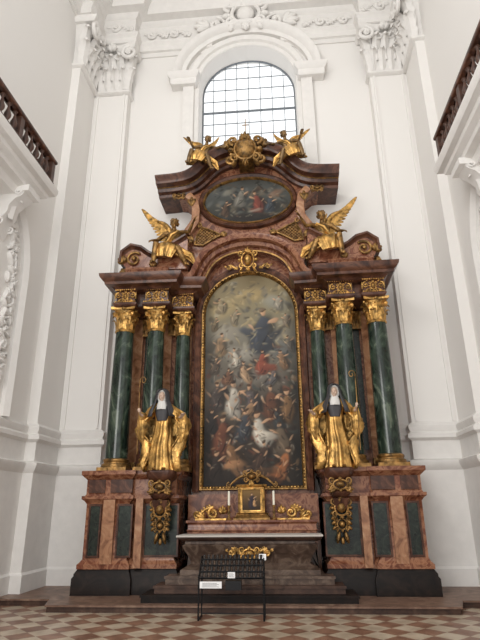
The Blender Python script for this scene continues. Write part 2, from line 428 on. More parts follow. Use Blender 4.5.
# platforms and steps ---------------------------------------------------
pp=[(-4.85,.78),(-4.85,-1.35),(-3.75,-1.35),(-3.55,-2.0),(3.55,-2.0),(3.75,-1.35),(4.85,-1.35),(4.85,.78)]
pq=[(a*1.006,b-(.03 if b<0 else 0)) for a,b in pp]
pf=build(G().prism(pq,.09,.12,'xy'),'altar_platform','step',label='broad low step of reddish marble beneath the altar',cat='step')
build(G().prism(pp,0,.09,'xy'),'riser','riser',parent=pf,label='darker marble riser')
for i,(hw,y,z0,z1) in enumerate(((1.92,-1.78,.12,.25),(1.72,-1.62,.25,.38),(1.55,-1.48,.38,.52))):
    g=G().prism([(-1.4,-.6),(-1.4,-1.08),(-hw,-1.08),(-hw,y),(hw,y),(hw,-1.08),(1.4,-1.08),(1.4,-.6)],z0,z1,'xy')
    g.box(-hw-.02,hw+.02,y-.02,y,z1-.045,z1)
    build(g,'altar_step',('dark','riser','grey')[i],label='dark brown marble step before the altar table',cat='step',group='steps before the altar table')

# ================================================================ ALTARPIECE
A=empty('altarpiece',(0,.4,.12),'monumental baroque altarpiece of red and green marble with gilded ornament','altarpiece')
PL=[(1.42,.8),(1.42,-.9),(2.35,-.9),(2.35,-1.0),(3.54,-1.0),(3.54,.8)]
def both(fn,name,mat,label=None,ang=38,parent=None):
    out=[]
    for sg in (1,-1):
        q=fn(); out.append(build(q if sg>0 else q.mirror(),name,mat,parent=parent or A,label=label,ang=ang))
    return out
both(lambda:G().sweep(PL,[(0,.12),(0,.42),(-.03,.46),(-.03,.5),(-.08,.58)],'xy'),'plinth','dark','near-black marble plinth')
both(lambda:G().sweep(PL,[(-.06,.58),(-.06,.66),(-.1,.7),(-.14,.76),(-.14,1.8),(-.1,1.86),(-.05,1.9),(-.05,1.96)],'xy'),'pedestal','red','red marble pedestal')
both(lambda:G().sweep(PL,[(-.1,1.96),(-.12,2.0),(-.12,2.28),(-.07,2.33),(-.02,2.38),(-.02,2.46),(-.05,2.46)],'xy'),'pedestal_cap','red','red marble pedestal cap')
both(lambda:G().box(2.44,2.9,-.91,-.86,2.02,2.28),'cap_panel','brown','brown marble cap panel')
both(lambda:G().box(3.02,3.36,-.91,-.86,2.02,2.28),'cap_panel','brown','brown marble cap panel')
PAN=[(3.1,3.3,-.86),(2.44,2.7,-.86),(1.5,2.16,-.76)]
def panels(i):
    x0,x1,y=PAN[i]
    return G().sweep([(x0,y+.02),(x0,y-.015),(x1,y-.015),(x1,y+.02)],[(0,.82),(0,1.76)],'xy')
def panframe(i):
    x0,x1,y=PAN[i]
    return G().sweep([(x1,.82),(x1,1.76),(x0,1.76),(x0,.82)],[(-.005,y),(0,y-.03),(.03,y-.03),(.04,y)],'xz',closed=True)
for i in range(3):
    both(lambda:panels(i),'pedestal_panel','dgreen','dark green marble panel')
    both(lambda:panframe(i),'panel_frame','brown')
both(lambda:G().box(2.78,3.02,-.93,-.84,.6,1.9),'pedestal_strip','ochre')
both(lambda:G().box(2.19,2.34,-.93,-.7,.6,1.9),'pedestal_strip','ochre')
both(lambda:G().box(3.385,3.41,-.6,.4,.86,1.76),'flank_panel','dgreen')
SX=1.8
def bracket():
    q=G().sweep([(SX-.3,-.7),(SX-.3,-1.2),(SX-.2,-1.3),(SX+.2,-1.3),(SX+.3,-1.2),(SX+.3,-.7)],[(-.2,1.86),(-.12,1.92),(-.1,1.98),(-.14,2.02),(-.14,2.2),(-.06,2.26),(-.02,2.32),(-.02,2.42),(-.04,2.44)],'xy')
    q.sweep([(SX-.12,-.7),(SX-.12,-1.1),(SX+.12,-1.1),(SX+.12,-.7)],[(-.06,1.6),(0,1.7),(.04,1.86)],'xy')
    return q
both(bracket,'bracket','brown','brown marble statue bracket')
def brorn():
    q=G(); cartouche(q,SX,-1.06,1.68,.42,.44,.14,5)
    cartouche(q,SX,-1.0,1.38,.3,.3,.1,3)
    for s2 in (1,-1):
        lobe(q,SX+s2*.05,-.95,1.26,-pi/2+s2*.25,.24,.08,.06)
        for i in range(5): lobe(q,SX+s2*.1,-1.0,1.75-i*.1,(0 if s2>0 else pi)-s2*.7,.16-.012*i,.07,.05)
    q.ell((SX,-.95,1.08),(.035,.03,.07))
    return q
both(brorn,'bracket_ornament','goldd','gilded hanging foliage pendant')
def brorn2():
    q=G(); cartouche(q,SX,-1.2,2.11,.46,.28,.1,3)
    for s2 in (1,-1): plume(q,SX+s2*.1,-1.19,2.02,(0 if s2>0 else pi),.16,.06,.04,3)
    return q
both(brorn2,'bracket_mask','goldd','gilded shell ornament')

def column(x,y,r,sg,lb):
    zb,zt=2.72,5.68
    sh=G(); pr=[]
    for i in range(15):
        t=i/14; pr.append((r*(1-.15*t**1.6),zb+(zt-zb)*t))
    sh.lathe(pr,(x*sg,y,0),40)
    c=build(sh,'column','green',parent=A,label='polished green marble column shaft')
    b=G().box(x*sg-r*1.3,x*sg+r*1.3,y-r*1.3,y+r*1.3,2.46,2.54)
    b.lathe([(r*1.28,2.54),(r*1.32,2.57),(r*1.28,2.61),(r*1.1,2.63),(r*1.08,2.65),(r*1.16,2.68),(r*1.14,2.71),(r*1.02,2.73)],(x*sg,y,0),32)
    build(b,'column_base','goldd',parent=c,label='gilded moulded column base')
    k=G(); rt=r*.84; H=.54
    k.lathe([(rt*1.08,-.06),(rt*1.15,-.03),(rt*1.05,0),(rt*1.0,.02),(rt*1.0,.25),(rt*1.15,.4),(rt*1.3,H-.08)],(0,0,0),24)
    for i in range(8):
        a=2*pi*i/8+pi/8; k.leaf((rt*math.cos(a),rt*math.sin(a),0),(math.cos(a),math.sin(a),0),.25,rt*.8)
        a=2*pi*i/8; k.leaf((rt*math.cos(a),rt*math.sin(a),.12),(math.cos(a),math.sin(a),0),.28,rt*.72)
    for i in range(4):
        a=pi/4+i*pi/2; u=Vector((math.cos(a),math.sin(a),0)); pts=[];rd=[]
        for j in range(20):
            t=j/19; rr=.08*(1-.8*t); b2=pi/2+t*2.6*pi
            pts.append(u*(rt*1.4+rr*math.cos(b2))+Vector((0,0,H-.16+rr*math.sin(b2)))); rd.append(.025*(1-.4*t))
        k.tube(pts,rd,6,ref=(-u.y,u.x,0))
        k.ell(u*(rt*1.4)+Vector((0,0,H-.16)),(.035,.035,.035),None,8,6)
    w=rt*1.38
    k.prism([(-w,-w),(0,-w*.76),(w,-w),(w*.76,0),(w,w),(0,w*.76),(-w,w),(-w*.76,0)],H-.06,H,'xy')
    for i in range(4):
        a=i*pi/2; k.ell((w*.82*math.cos(a),w*.82*math.sin(a),H-.04),(.05,.05,.05),None,8,6)
    k.xf((x*sg,y,zt))
    build(k,'capital','gold',parent=c,label='gilded Corinthian capital')
for sg in (1,-1):
    for x,y,r in ((2.95,-.52,.245),(2.2,-.5,.225),(1.62,-.12,.195)): column(x,y,r,sg,'')
both(lambda:G().box(1.2,3.12,.25,.8,2.46,6.25),'retable_body','red','red marble wall behind the columns')
for x,w_,y in ((2.95,.26,.12),(2.2,.24,.12),(1.62,.16,.16)):
    both(lambda:G().box(x-w_,x+w_,y,.3,2.5,6.2),'back_pilaster','ochre','light marble back pilaster')
both(lambda:G().box(2.5,2.64,.2,.3,2.9,5.8),'body_panel','dgreen')
for a_,b_ in ((2.68,3.22),(1.97,2.43)): both(lambda:G().box(a_,b_,-.02,.28,2.48,2.7),'pilaster_base','goldd')
for x in (2.57,1.92,3.12):
    def bcap():
        q=G().box(x-.12,x+.12,.08,.14,5.74,6.18)
        for i in range(3): q.leaf((x-.08+i*.08,.1,5.75),(0,-1,0),.4,.12)
        return q
    both(bcap,'pilaster_capital','goldd')
EP=[(1.34,.8),(1.34,-.38),(1.86,-.38),(1.86,-.76),(2.48,-.76),(2.48,-.62),(2.66,-.62),(2.66,-.8),(3.16,-.8),(3.16,.8)]
both(lambda:G().sweep(EP,[(-.02,6.21),(0,6.22),(.03,6.28),(.03,6.31),(-.03,6.32),(-.03,6.66)],'xy'),'frieze','brown','dark marble frieze')
CP=[(1.34,.8),(1.34,-.38),(1.86,-.42),(1.86,-.78),(3.14,-.8),(3.14,.8)]
both(lambda:G().sweep(CP,[(-.02,6.6),(.05,6.64),(.07,6.67),(.12,6.7),(.22,6.71),(.23,6.77),(.28,6.81),(.33,6.88),(.34,6.95),(.26,6.97)],'xy'),'cornice','brown','dark brown marble projecting cornice')
both(lambda:G().sweep([(1.5,.8),(1.5,-.3),(1.95,-.35),(1.95,-.62),(3.0,-.64),(3.0,.8)],[(0,6.96),(.05,7.0),(.02,7.07),(0,7.2),(.03,7.25),(.0,7.3)],'xy'),'blocking_course','red','red marble attic base')
for x0,x1,y in ((1.36,1.86,-.36),(1.88,2.46,-.74),(2.68,3.14,-.78)):
    def friezeorn():
        q=G(); c=(x0+x1)/2
        cartouche(q,c,y,6.48,.2,.28,.05,3)
        for s2 in (1,-1):
            spiral(q,c+s2*.17,y-.01,6.5,.075,1.3,pi/2,-s2,.017); lobe(q,c+s2*.1,y,6.42,-pi/2+s2*.8,.13,.05,.03)
            lobe(q,c+s2*.11,y,6.58,pi/2-s2*.7,.1,.04,.03); lobe(q,c+s2*.25,y,6.4,pi/2,.2,.04,.025)
        n=int((x1-x0)/.05)
        for i in range(n+1): q.ell((x0+(x1-x0)*i/n,y-.03,6.335),(.026,.022,.022),None,6,4)
        for i in range(n+1): q.ell((x0+(x1-x0)*i/n,y-.05,6.64),(.026,.02,.03),None,6,4)
        return q
    both(friezeorn,'frieze_ornament','gold','gilded scroll frieze ornament')
def volute():
    pts=[(1.5,7.28),(3.04,7.28)]
    pts+=[(2.84+.3*math.cos(a),7.58+.3*math.sin(a)) for a in [(-.5+i*.12)*pi for i in range(0,10)]]
    pts+=[(2.5,7.66),(2.3,7.56),(2.1,7.6),(1.85,7.88),(1.5,8.1)]
    return G().prism(pts,-.5,.6,'xz')
both(volute,'pediment_scroll','red','red marble broken pediment scroll')
def volmould():
    p=[(3.12,7.5),(3.1,7.76),(2.92,7.9),(2.7,7.84),(2.5,7.68),(2.3,7.58),(2.1,7.62),(1.85,7.9),(1.5,8.12)]
    return G().sweep(p,[(-.02,.6),(-.02,-.5),(.03,-.54),(.05,-.6),(.1,-.6),(.1,.6)],'xz',fill=False)
both(volmould,'scroll_moulding','brown','dark brown edging of the pediment scroll')
def volorn():
    q=G(); spiral(q,2.84,-.54,7.58,.2,1.5,pi*.75,-1,.035)
    plume(q,3.1,-.5,7.5,pi*.35,.26,.11,.08,5); plume(q,3.08,-.3,7.38,-.2,.2,.1,.08,3)
    return q
both(volorn,'scroll_ornament','goldd','gilded volute and acanthus')
both(lambda:(lambda q:(plume(q,2.35,-.54,7.34,pi/2,.2,.09,.05,4),q)[1])(G()),'leaf_ornament','goldd')
build(G().box(-1.42,1.42,-.02,.8,.12,1.98),'centre_base','red',parent=A)
g=G().prism([(-1.36,1.98),(1.36,1.98),(1.36,6.9)]+arc(0,7.1,1.36,1.0,0,pi,24)+[(-1.36,6.9)],.18,.8,'xz')
build(g,'centre_panel','red',parent=A,label='red marble centre panel')
HW=1.12; SP=6.22; AR=1.08; ZB=2.14
outl=[(HW,ZB)]+arc(0,SP,HW,AR,0,pi,36)+[(-HW,ZB)]
g=G().sweep(outl,[(-.015,.12),(-.01,.06),(.01,.03),(.03,.04),(.04,0),(.065,0),(.075,.06),(.075,.2)],'xz',closed=True)
n=len(outl)
frm=build(g,'painting_frame','goldd',parent=A,label='gilded arched picture frame')
g=G()
for i in range(n):
    a=Vector(outl[i]).to_3d(); b=Vector(outl[(i+1)%n]).to_3d(); d=(b-a).length; k=max(1,int(d/.07))
    for j in range(k):
        p=a.lerp(b,j/k); g.ell((p.x*1.025,.0,p.y+(-.02 if p.y<2.2 else (.03 if p.y>SP+.8 else 0))),(.021,.018,.021),None,6,4)
o=build(g,'frame_beading','gold',parent=frm); o['kind']='stuff'
g=G().sweep([(HW+.08,ZB-.1)]+arc(0,SP,HW+.08,AR+.08,0,pi,36)+[(-HW-.08,ZB-.1)],[(0,.2),(0,-.0),(.06,-.04),(.14,-.02),(.17,.1),(.17,.2)],'xz',fill=False)
build(g,'arch_moulding','brown',parent=A,label='brown marble arch moulding')
g=G()
def smooth(p,k=2):
    for _ in range(k):
        q=[p[0]]
        for a,b in zip(p[:-1],p[1:]): q+=[(a[0]*.75+b[0]*.25,a[1]*.75+b[1]*.25),(a[0]*.25+b[0]*.75,a[1]*.25+b[1]*.75)]
        q.append(p[-1]); p=q
    return p
hpth=[(1.56,6.92),(1.4,6.95),(1.27,7.08),(1.17,7.35),(1.02,7.62),(.78,7.82),(.45,7.96),(0,8.02)]
path=smooth(hpth+[(-a,b) for a,b in hpth[::-1][1:]])
g.sweep(path,[(-.12,.7),(-.12,-.1),(-.06,-.14),(-.04,-.26),(.04,-.3),(.06,-.46),(.12,-.5),(.17,-.52),(.17,.7)],'xz',fill=False)
build(g,'arch_cornice','red',parent=A,label='curved red marble cornice over the painting')
g=G().sweep(path,[(-.14,-.1),(-.155,-.12),(-.155,-.14),(-.12,-.15)],'xz',fill=False)
build(g,'arch_gilding','goldd',parent=A)
g=G(); cartouche(g,0,-.35,7.5,.5,.66,.16,5)
for s2 in (1,-1): scrollorn(g,s2*.5,-.12,7.42,.15,s2,.025)
build(g,'keystone_ornament','gold',parent=A,label='gilded keystone cartouche')
g=G(); cartouche(g,0,-.2,2.34,.4,.28,.1,7)
for s2 in (1,-1):
    pts=[(s2*(.08+.4*t),-.16,2.36-.2*t+.06*math.sin(t*pi)) for t in [i/9 for i in range(10)]]
    g.tube(pts,[.035-.015*i/9 for i in range(10)],7,ref=(0,1,0)); spiral(g,s2*.5,-.16,2.16,.06,1.2,pi/2,-s2,.02)
build(g,'shell_crest','goldd',parent=A,label='gilded shell crest below the painting')

# paintings
def paint_mesh(name,x0,x1,zlo,zhi,y,colfn,nx,nz,parent,label):
    vs=[];fs=[]
    for i in range(nx+1):
        x=x0+(x1-x0)*i/nx; a=zlo(x); b=zhi(x)
        for j in range(nz+1): vs.append((x,y,a+(b-a)*j/nz))
    for i in range(nx):
        for j in range(nz): k=i*(nz+1)+j; fs.append((k,k+nz+1,k+nz+2,k+1))
    g=G().add(vs,fs)
    ob=build(g,name,'paint',parent=parent,label=label,fix=False)
    P=np.array(vs); C=colfn(P[:,0],P[:,2])
    at=ob.data.color_attributes.new('paint','FLOAT_COLOR','POINT')
    at.data.foreach_set('color',np.concatenate([C,np.ones((len(C),1))],1).astype(np.float32).ravel())
    return ob
def tolin(C): 
    C=C/255.0; return np.where(C<=.04045,C/12.92,((C+.055)/1.055)**2.4)
def warp(x,z,amp,fr):
    dx=np.sin(z*fr*1.3+1.1*np.sin(x*fr*.9))+.6*np.sin(z*fr*3.1+x*fr*1.7)+.4*np.sin(x*fr*5.3-z*fr*4.1)
    dz=np.sin(x*fr*1.5+1.3*np.sin(z*fr*.8)+2)+.6*np.sin(x*fr*2.9-z*fr*1.9)+.4*np.sin(z*fr*5.7+x*fr*3.7)
    return x+amp*dx,z+amp*dz
class Pt:
    def __init__(s,x,z): s.x=x; s.z=z; s.C=np.zeros((len(x),3))
    def grad(s,stops):
        zs=[a for a,_ in stops]
        for k in range(3): s.C[:,k]=np.interp(s.z,zs,[c[k] for _,c in stops])
    def blob(s,cx,cz,rx,rz,ang,col,al=.9,soft=.45):
        ca,sa=math.cos(ang),math.sin(ang); dx=s.x-cx; dz=s.z-cz
        u=(dx*ca+dz*sa)/rx; v=(-dx*sa+dz*ca)/rz
        r=np.sqrt(u*u+v*v); a=np.clip((1-r)/soft,0,1); a=a*a*(3-2*a)*al
        sh=np.clip(1.05+.28*(-u*.7+v*.6),.55,1.35)
        s.C=s.C*(1-a[:,None])+np.array(col)[None,:]*sh[:,None]*a[:,None]
    def fig(s,cx,cz,h,robe,lean=0.0,arm=1,skin=(172,136,106)):
        dark=[c*.4 for c in robe]
        s.blob(cx+.05*h,cz-.1*h,.3*h,.5*h,-lean,dark,.6)
        s.blob(cx,cz-.2*h,.24*h,.36*h,-lean,robe,.92,.5)
        s.blob(cx+arm*.16*h,cz-.36*h,.22*h,.14*h,arm*.6,[c*.85 for c in robe],.85,.5)
        s.blob(cx+lean*.2*h,cz+.12*h,.15*h,.2*h,-lean,[c*1.08 for c in robe],.92,.45)
        s.blob(cx-.06*h,cz-.2*h,.035*h,.3*h,.2-lean,[min(255,c*1.4) for c in robe],.6,.8)
        s.blob(cx+.09*h,cz-.22*h,.03*h,.25*h,-.25-lean,dark,.7,.6)
        s.blob(cx+arm*.2*h+lean*.2*h,cz+.18*h,.17*h,.045*h,arm*.5,skin,.9,.5)
        s.blob(cx-arm*.16*h,cz+.06*h,.13*h,.04*h,-arm*.9,skin,.75,.5)
        s.blob(cx+lean*.35*h,cz+.36*h,.07*h,.085*h,0,skin,.95,.4)
        s.blob(cx+lean*.35*h-.01*h,cz+.42*h,.08*h,.05*h,.2,(60,44,32),.9,.4)
def main_cols(x,z):
    x0=x
    x,z=warp(x,z,.022,4.5)
    p=Pt(x,z); rnd=random.Random(3)
    p.grad([(2.1,(38,31,26)),(2.9,(54,45,37)),(3.8,(72,63,54)),(4.8,(94,88,78)),(5.6,(112,107,95)),(6.4,(128,118,92)),(7.3,(120,106,78))])
    for cx,cz,rx,rz,a,c in [(-.6,6.4,.6,.35,.4,(154,136,98)),(.65,6.5,.5,.3,-.3,(128,128,120)),(-.5,5.7,.6,.4,.2,(134,128,116)),(.1,6.75,.6,.25,0,(154,134,92)),
        (-.95,5.2,.3,.7,0,(60,54,45)),(1.0,4.3,.25,.9,0,(46,45,38)),(.75,5.3,.45,.35,.3,(86,88,88)),(-.2,5.2,.6,.3,.1,(150,145,133)),(-1.0,3.2,.3,1.1,0,(32,26,22)),(.95,2.8,.4,.8,0,(38,36,30)),(.0,4.6,.9,.25,.1,(116,110,101))]:
        p.blob(cx,cz,rx,rz,a,c,.7,.8)
    for i in range(260):
        cz=rnd.uniform(2.3,7.1); cx=rnd.uniform(-1.05,1.05)
        if cz>5.4: c=rnd.choice([(140,134,118),(104,98,86),(154,136,100),(84,82,76),(68,61,49)])
        else: c=rnd.choice([(132,125,114),(84,62,48),(42,35,31),(144,111,80),(86,77,70),(100,54,40),(56,61,59),(34,28,25)])
        p.blob(cx,cz,rnd.uniform(.06,.2),rnd.uniform(.03,.1),rnd.uniform(-1.5,1.5),c,.6,.7)
    p.fig(.25,5.8,1.25,(56,59,65),.2,1); p.blob(-.02,5.75,.36,.13,-.5,(57,60,66),.85,.6); p.blob(.58,5.65,.32,.13,.6,(51,53,58),.85,.6); p.blob(.2,5.35,.36,.16,.1,(57,59,63),.8,.6)
    p.blob(.31,6.33,.16,.05,.3,(160,147,122),.4,.6)
    for q in [(-.72,6.5,.5,(128,115,92),-.2,-1),(-.4,6.15,.42,(118,107,88),.3,1),(.72,6.5,.45,(132,125,111),.2,-1),(.9,6.05,.42,(104,93,79),-.3,-1),(-.9,6.0,.4,(96,83,64),.2,1),
      (-.75,5.45,.6,(120,98,75),.3,1),(-.35,5.1,.55,(156,149,135),-.3,-1),(-.9,4.95,.5,(74,64,55),.3,1),(.22,5.0,.65,(116,62,48),.3,1),(.75,5.05,.55,(110,86,65),-.2,1),(.95,5.45,.45,(86,81,74),-.2,1),(-.1,4.75,.55,(146,121,95),-.5,1),(.5,4.6,.5,(84,81,80),.4,-1),(-.55,4.65,.5,(96,69,53),.2,1)]: p.fig(*q)
    p.blob(.42,4.85,.3,.12,-.4,(110,60,47),.85,.5)
    for q in [(-.85,4.2,.8,(62,54,50),.2,1),(-.45,4.1,.95,(154,147,135),.1,1),(0,4.1,.8,(74,67,66),-.2,-1),(.42,4.0,.9,(84,55,41),.2,1),(.85,3.95,.85,(102,77,53),-.1,-1),(-.1,3.85,.6,(126,99,74),.4,1),(.62,3.65,.6,(50,51,51),-.3,1),
              (-.2,3.5,.85,(54,56,60),.3,-1),(.22,3.4,.9,(164,157,144),-.3,1),(-.75,3.25,1.0,(90,54,39),.3,1),(.75,3.15,.9,(88,75,61),-.3,-1),(-.95,3.6,.6,(43,38,35),.1,1),
              (-.4,2.8,.9,(108,79,54),-.5,1),(.15,2.8,.8,(60,46,38),.5,-1),(.62,2.6,.85,(132,83,52),.6,-1),(-.88,2.6,.8,(47,38,33),.2,1),(-.1,2.4,.6,(88,65,48),-.9,1)]: p.fig(*q)
    p.blob(.35,3.25,.34,.12,-.3,(180,171,156),.8,.5); p.blob(-.4,2.6,.35,.12,.2,(152,113,80),.75,.5); p.blob(.3,2.45,.5,.12,.1,(88,63,45),.6,.6)
    for i in range(420):
        cz=rnd.uniform(2.25,5.4); cx=rnd.uniform(-1.05,1.05)
        c=rnd.choice([(148,140,126),(30,25,22),(156,118,84),(38,33,30),(106,60,46),(30,26,24),(90,83,74)])
        p.blob(cx,cz,rnd.uniform(.02,.1),rnd.uniform(.012,.04),rnd.uniform(-1.5,1.5),c,.5,.7)
    for i in range(120):
        cz=rnd.uniform(5.2,7.1); cx=rnd.uniform(-1.05,1.05)
        p.blob(cx,cz,rnd.uniform(.04,.14),rnd.uniform(.015,.05),rnd.uniform(-1,1),rnd.choice([(150,141,115),(80,74,62),(142,123,88)]),.5,.7)
    p.blob(0,2.25,1.1,.14,0,(33,27,24),.6,.6)
    e=np.clip((1.12-np.abs(x0))/.25,0,1)*.35+.65
    C=p.C*e[:,None]
    return tolin(np.clip(C,8,255))
paint_mesh('altar_painting',-HW,HW,lambda x:ZB,lambda x:SP+AR*math.sqrt(max(0,1-(x/HW)**2)),.1,main_cols,150,340,A,'dark religious painting of a robed figure above a crowd among clouds')
OZ=9.46; OA=1.17; OB=.68
def oval_cols(x,z):
    x,z=warp(x,z,.015,5)
    p=Pt(x,z-OZ); rnd=random.Random(5)
    p.grad([(-.7,(38,36,32)),(-.2,(58,58,53)),(.3,(78,80,77)),(.7,(70,70,65))])
    for i in range(90): p.blob(rnd.uniform(-1.1,1.1),rnd.uniform(-.6,.6),rnd.uniform(.08,.25),rnd.uniform(.04,.12),rnd.uniform(-1,1),rnd.choice([(94,97,93),(48,51,50),(106,95,78),(36,33,30),(84,66,52)]),.55,.8)
    p.fig(-.25,.14,.7,(106,102,93),.5,1); p.fig(.28,-.05,.7,(106,56,46),-.3,-1); p.fig(.55,-.12,.6,(56,60,64),.3,1); p.fig(-.62,-.2,.5,(74,58,46),.2,1)
    p.blob(-.5,.3,.3,.1,.6,(118,114,102),.7,.6); p.blob(.75,.2,.3,.12,.4,(134,104,85),.5,.7); p.blob(0,-.5,.8,.14,0,(36,31,28),.8,.6); p.blob(.2,-.3,.25,.06,.1,(144,138,126),.6,.6)
    for i in range(60): p.blob(rnd.uniform(-1,1),rnd.uniform(-.5,.5),rnd.uniform(.03,.1),rnd.uniform(.015,.04),rnd.uniform(-1,1),rnd.choice([(126,118,102),(30,28,26),(116,85,64)]),.55,.7)
    return tolin(np.clip(p.C*.95,0,255))
hp=[(0,7.9),(.5,7.8),(.9,7.6),(1.15,7.3),(1.3,7.05),(1.5,8.0),(1.95,8.15),(1.98,8.35),(1.75,8.55),(1.55,8.85),(1.5,9.2),(1.56,9.5),(1.75,9.66),(2.1,9.72),(2.2,9.86),(1.7,9.94),(1.3,10.08),(1.05,10.36),(.7,10.6),(0,10.7)]
g=G().prism(hp+[(-a,b) for a,b in hp[::-1][1:-1]],.1,.8,'xz')
build(g,'attic_body','red',parent=A,label='red marble attic with curved sides')
both(lambda:G().sweep([(1.6,8.5),(1.38,8.85),(1.36,9.2),(1.42,9.5),(1.6,9.7)],[(-.08,.12),(-.08,-.08),(.02,-.12),(.12,-.1),(.14,.12)],'xz',fill=False),'attic_volute','ochre','light marble curved attic strip')
def ovalpath(a,b,n=56): return [(a*math.cos(2*pi*i/n),OZ+b*math.sin(2*pi*i/n)) for i in range(n)]
build(G().sweep(ovalpath(OA,OB),[(.04,.1),(.04,-.02),(.1,-.06),(.15,-.02),(.17,.12)],'xz',closed=True),'oval_surround','brown',parent=A,label='dark brown oval marble surround')
of=build(G().sweep(ovalpath(OA,OB),[(-.02,.05),(-.01,-.02),(.015,-.05),(.035,-.03),(.045,.1)],'xz',closed=True),'oval_frame','goldd',parent=A,label='gilded oval frame')
paint_mesh('oval_painting',-OA,OA,lambda x:OZ-OB*math.sqrt(max(0,1-(x/OA)**2)),lambda x:OZ+OB*math.sqrt(max(0,1-(x/OA)**2)),.04,oval_cols,120,70,A,'dark oval painting with small figures in clouds')
rt=[(2.42,9.78),(1.9,9.8),(1.55,9.86),(1.28,10.02),(1.02,10.32),(.75,10.56),(.4,10.68),(0,10.7)]
path=smooth(rt+[(-a,b) for a,b in rt[::-1][1:]])
g=G().sweep(path,[(-.12,.8),(-.12,-.02),(-.06,-.05),(-.03,-.16),(.05,-.2),(.07,-.42),(.14,-.44),(.2,-.52),(.26,-.55),(.26,.8)],'xz',fill=False)
build(g,'attic_cornice','brown',parent=A,label='dark brown curved crowning cornice')
g=G().sweep(path,[(.05,-.2),(.035,-.23),(.05,-.25),(.07,-.23)],'xz',fill=False)
build(g,'attic_gilding','goldd',parent=A)
# gilded lattice panel with acanthus rim on each side below the oval
def lattice():
    q=G(); P=[(.72,8.48),(.95,8.36),(1.2,8.2),(1.42,8.22),(1.36,8.5),(1.24,8.74),(1.02,8.64)]
    q.tube([(a,.06,b) for a,b in P+[P[0]]],.032,7,ref=(0,1,0))
    def inside(x,z):
        c=False; n=len(P)
        for i in range(n):
            a,b=P[i],P[i-1]
            if (a[1]>z)!=(b[1]>z) and x<(b[0]-a[0])*(z-a[1])/(b[1]-a[1])+a[0]: c=not c
        return c
    for s2 in (1,-1):
        for k in range(-14,15):
            run=[]
            for i in range(60):
                x=.7+i*.0127; z=8.45+s2*(x-1.05)+k*.09
                if inside(x,z): run.append((x,.07,z))
                elif len(run)>2: q.tube([run[0],run[-1]],.014,5); run=[]
                else: run=[]
            if len(run)>2: q.tube([run[0],run[-1]],.014,5)
    plume(q,1.44,.0,8.3,.4,.26,.1,.05,4); plume(q,.74,.02,8.46,pi*.95,.2,.09,.04,3); spiral(q,1.3,.02,8.76,.09,1.2,0,1,.025)
    return q
both(lattice,'lattice_panel','goldd','gilded lattice panel with acanthus rim')
both(lambda:(lambda q:(cartouche(q,1.85,-.1,9.62,.36,.2,.1,3),q)[1])(G()),'corbel_ornament','goldd','small gilded cartouche')
both(lambda:(lambda q:(plume(q,1.5,-.1,9.3,pi/2,.3,.1,.05,3),q)[1])(G()),'leaf_ornament','goldd')
g=G(); cartouche(g,0,-.6,10.6,.92,1.02,.3,7,.29)
for s2 in (1,-1):
    spiral(g,s2*.4,-.56,10.34,.17,1.3,pi/2,s2,.06); plume(g,s2*.4,-.5,10.78,pi/2-s2*.5,.3,.15,.1,4)
g.box(-.2,.2,-.45,.3,10.4,11.0)
build(g,'crest_cartouche','goldd',parent=A,label='gilded shell cartouche crowning the altarpiece')
g=G().box(-.01,.01,-.41,-.39,11.1,11.8).box(-.09,.09,-.41,-.39,11.58,11.6)
g.ell((0,-.4,11.12),(.05,.05,.05)); build(g,'cross','goldd',parent=A,label='slender gilded cross')

# ================================================================ FIGURES
def basis(d,u):
    d=Vector(d).normalized(); u=Vector(u); s=d.cross(u).normalized(); n=s.cross(d).normalized(); return d,s,n
def hand(g,w,d,n,sz=1.0,curl=.6,side=1):
    d,s,n=basis(d,n); w=Vector(w); s=s*side
    R=Matrix((d,s,n)).transposed()
    g.ell(w+d*.045*sz,(.055*sz,.042*sz,.02*sz),R,10,8)
    for i in range(4):
        L=[.062,.075,.07,.052][i]*sz; p=w+d*.085*sz+s*(i-1.5)*.022*sz
        p1=p+d*L*.45; p2=p1+(d*math.cos(curl)-n*math.sin(curl))*L*.35; p3=p2+(d*math.cos(curl*1.8)-n*math.sin(curl*1.8))*L*.3
        g.tube([p-d*.02*sz,p1,p2,p3],[.0105*sz,.0105*sz,.0095*sz,.007*sz],7)
    p=w+d*.02*sz-s*.035*sz; g.tube([p,p-s*.03*sz+d*.02*sz-n*.01*sz,p-s*.035*sz+d*.05*sz-n*.025*sz],[.013*sz,.012*sz,.009*sz],7)
def head(g,c,tilt=0.0,turn=0.0):
    R=Matrix.Rotation(turn,3,'Z')@Matrix.Rotation(tilt,3,'X'); c=Vector(c); q=lambda *a:c+R@Vector(a)
    g.ell(c,(.078,.095,.1),R,16,12); g.ell(q(0,-.02,-.045),(.06,.072,.075),R,14,10)
    g.ell(q(0,-.075,-.1),(.028,.022,.022),R,10,8)
    g.tube([q(0,-.085,.02),q(0,-.112,-.035),q(0,-.095,-.045)],[.012,.017,.012],8)
    g.ell(q(0,-.088,.028),(.055,.018,.012),R,10,8)
    g.ell(q(0,-.092,-.068),(.025,.012,.007),R,8,6); g.ell(q(0,-.09,-.079),(.021,.012,.007),R,8,6)
    for s in (1,-1):
        g.ell(q(s*.032,-.08,.004),(.017,.014,.01),R,8,6); g.ell(q(s*.042,-.062,-.035),(.024,.024,.024),R,8,6); g.ell(q(s*.079,.005,-.01),(.01,.02,.03),R,8,6)
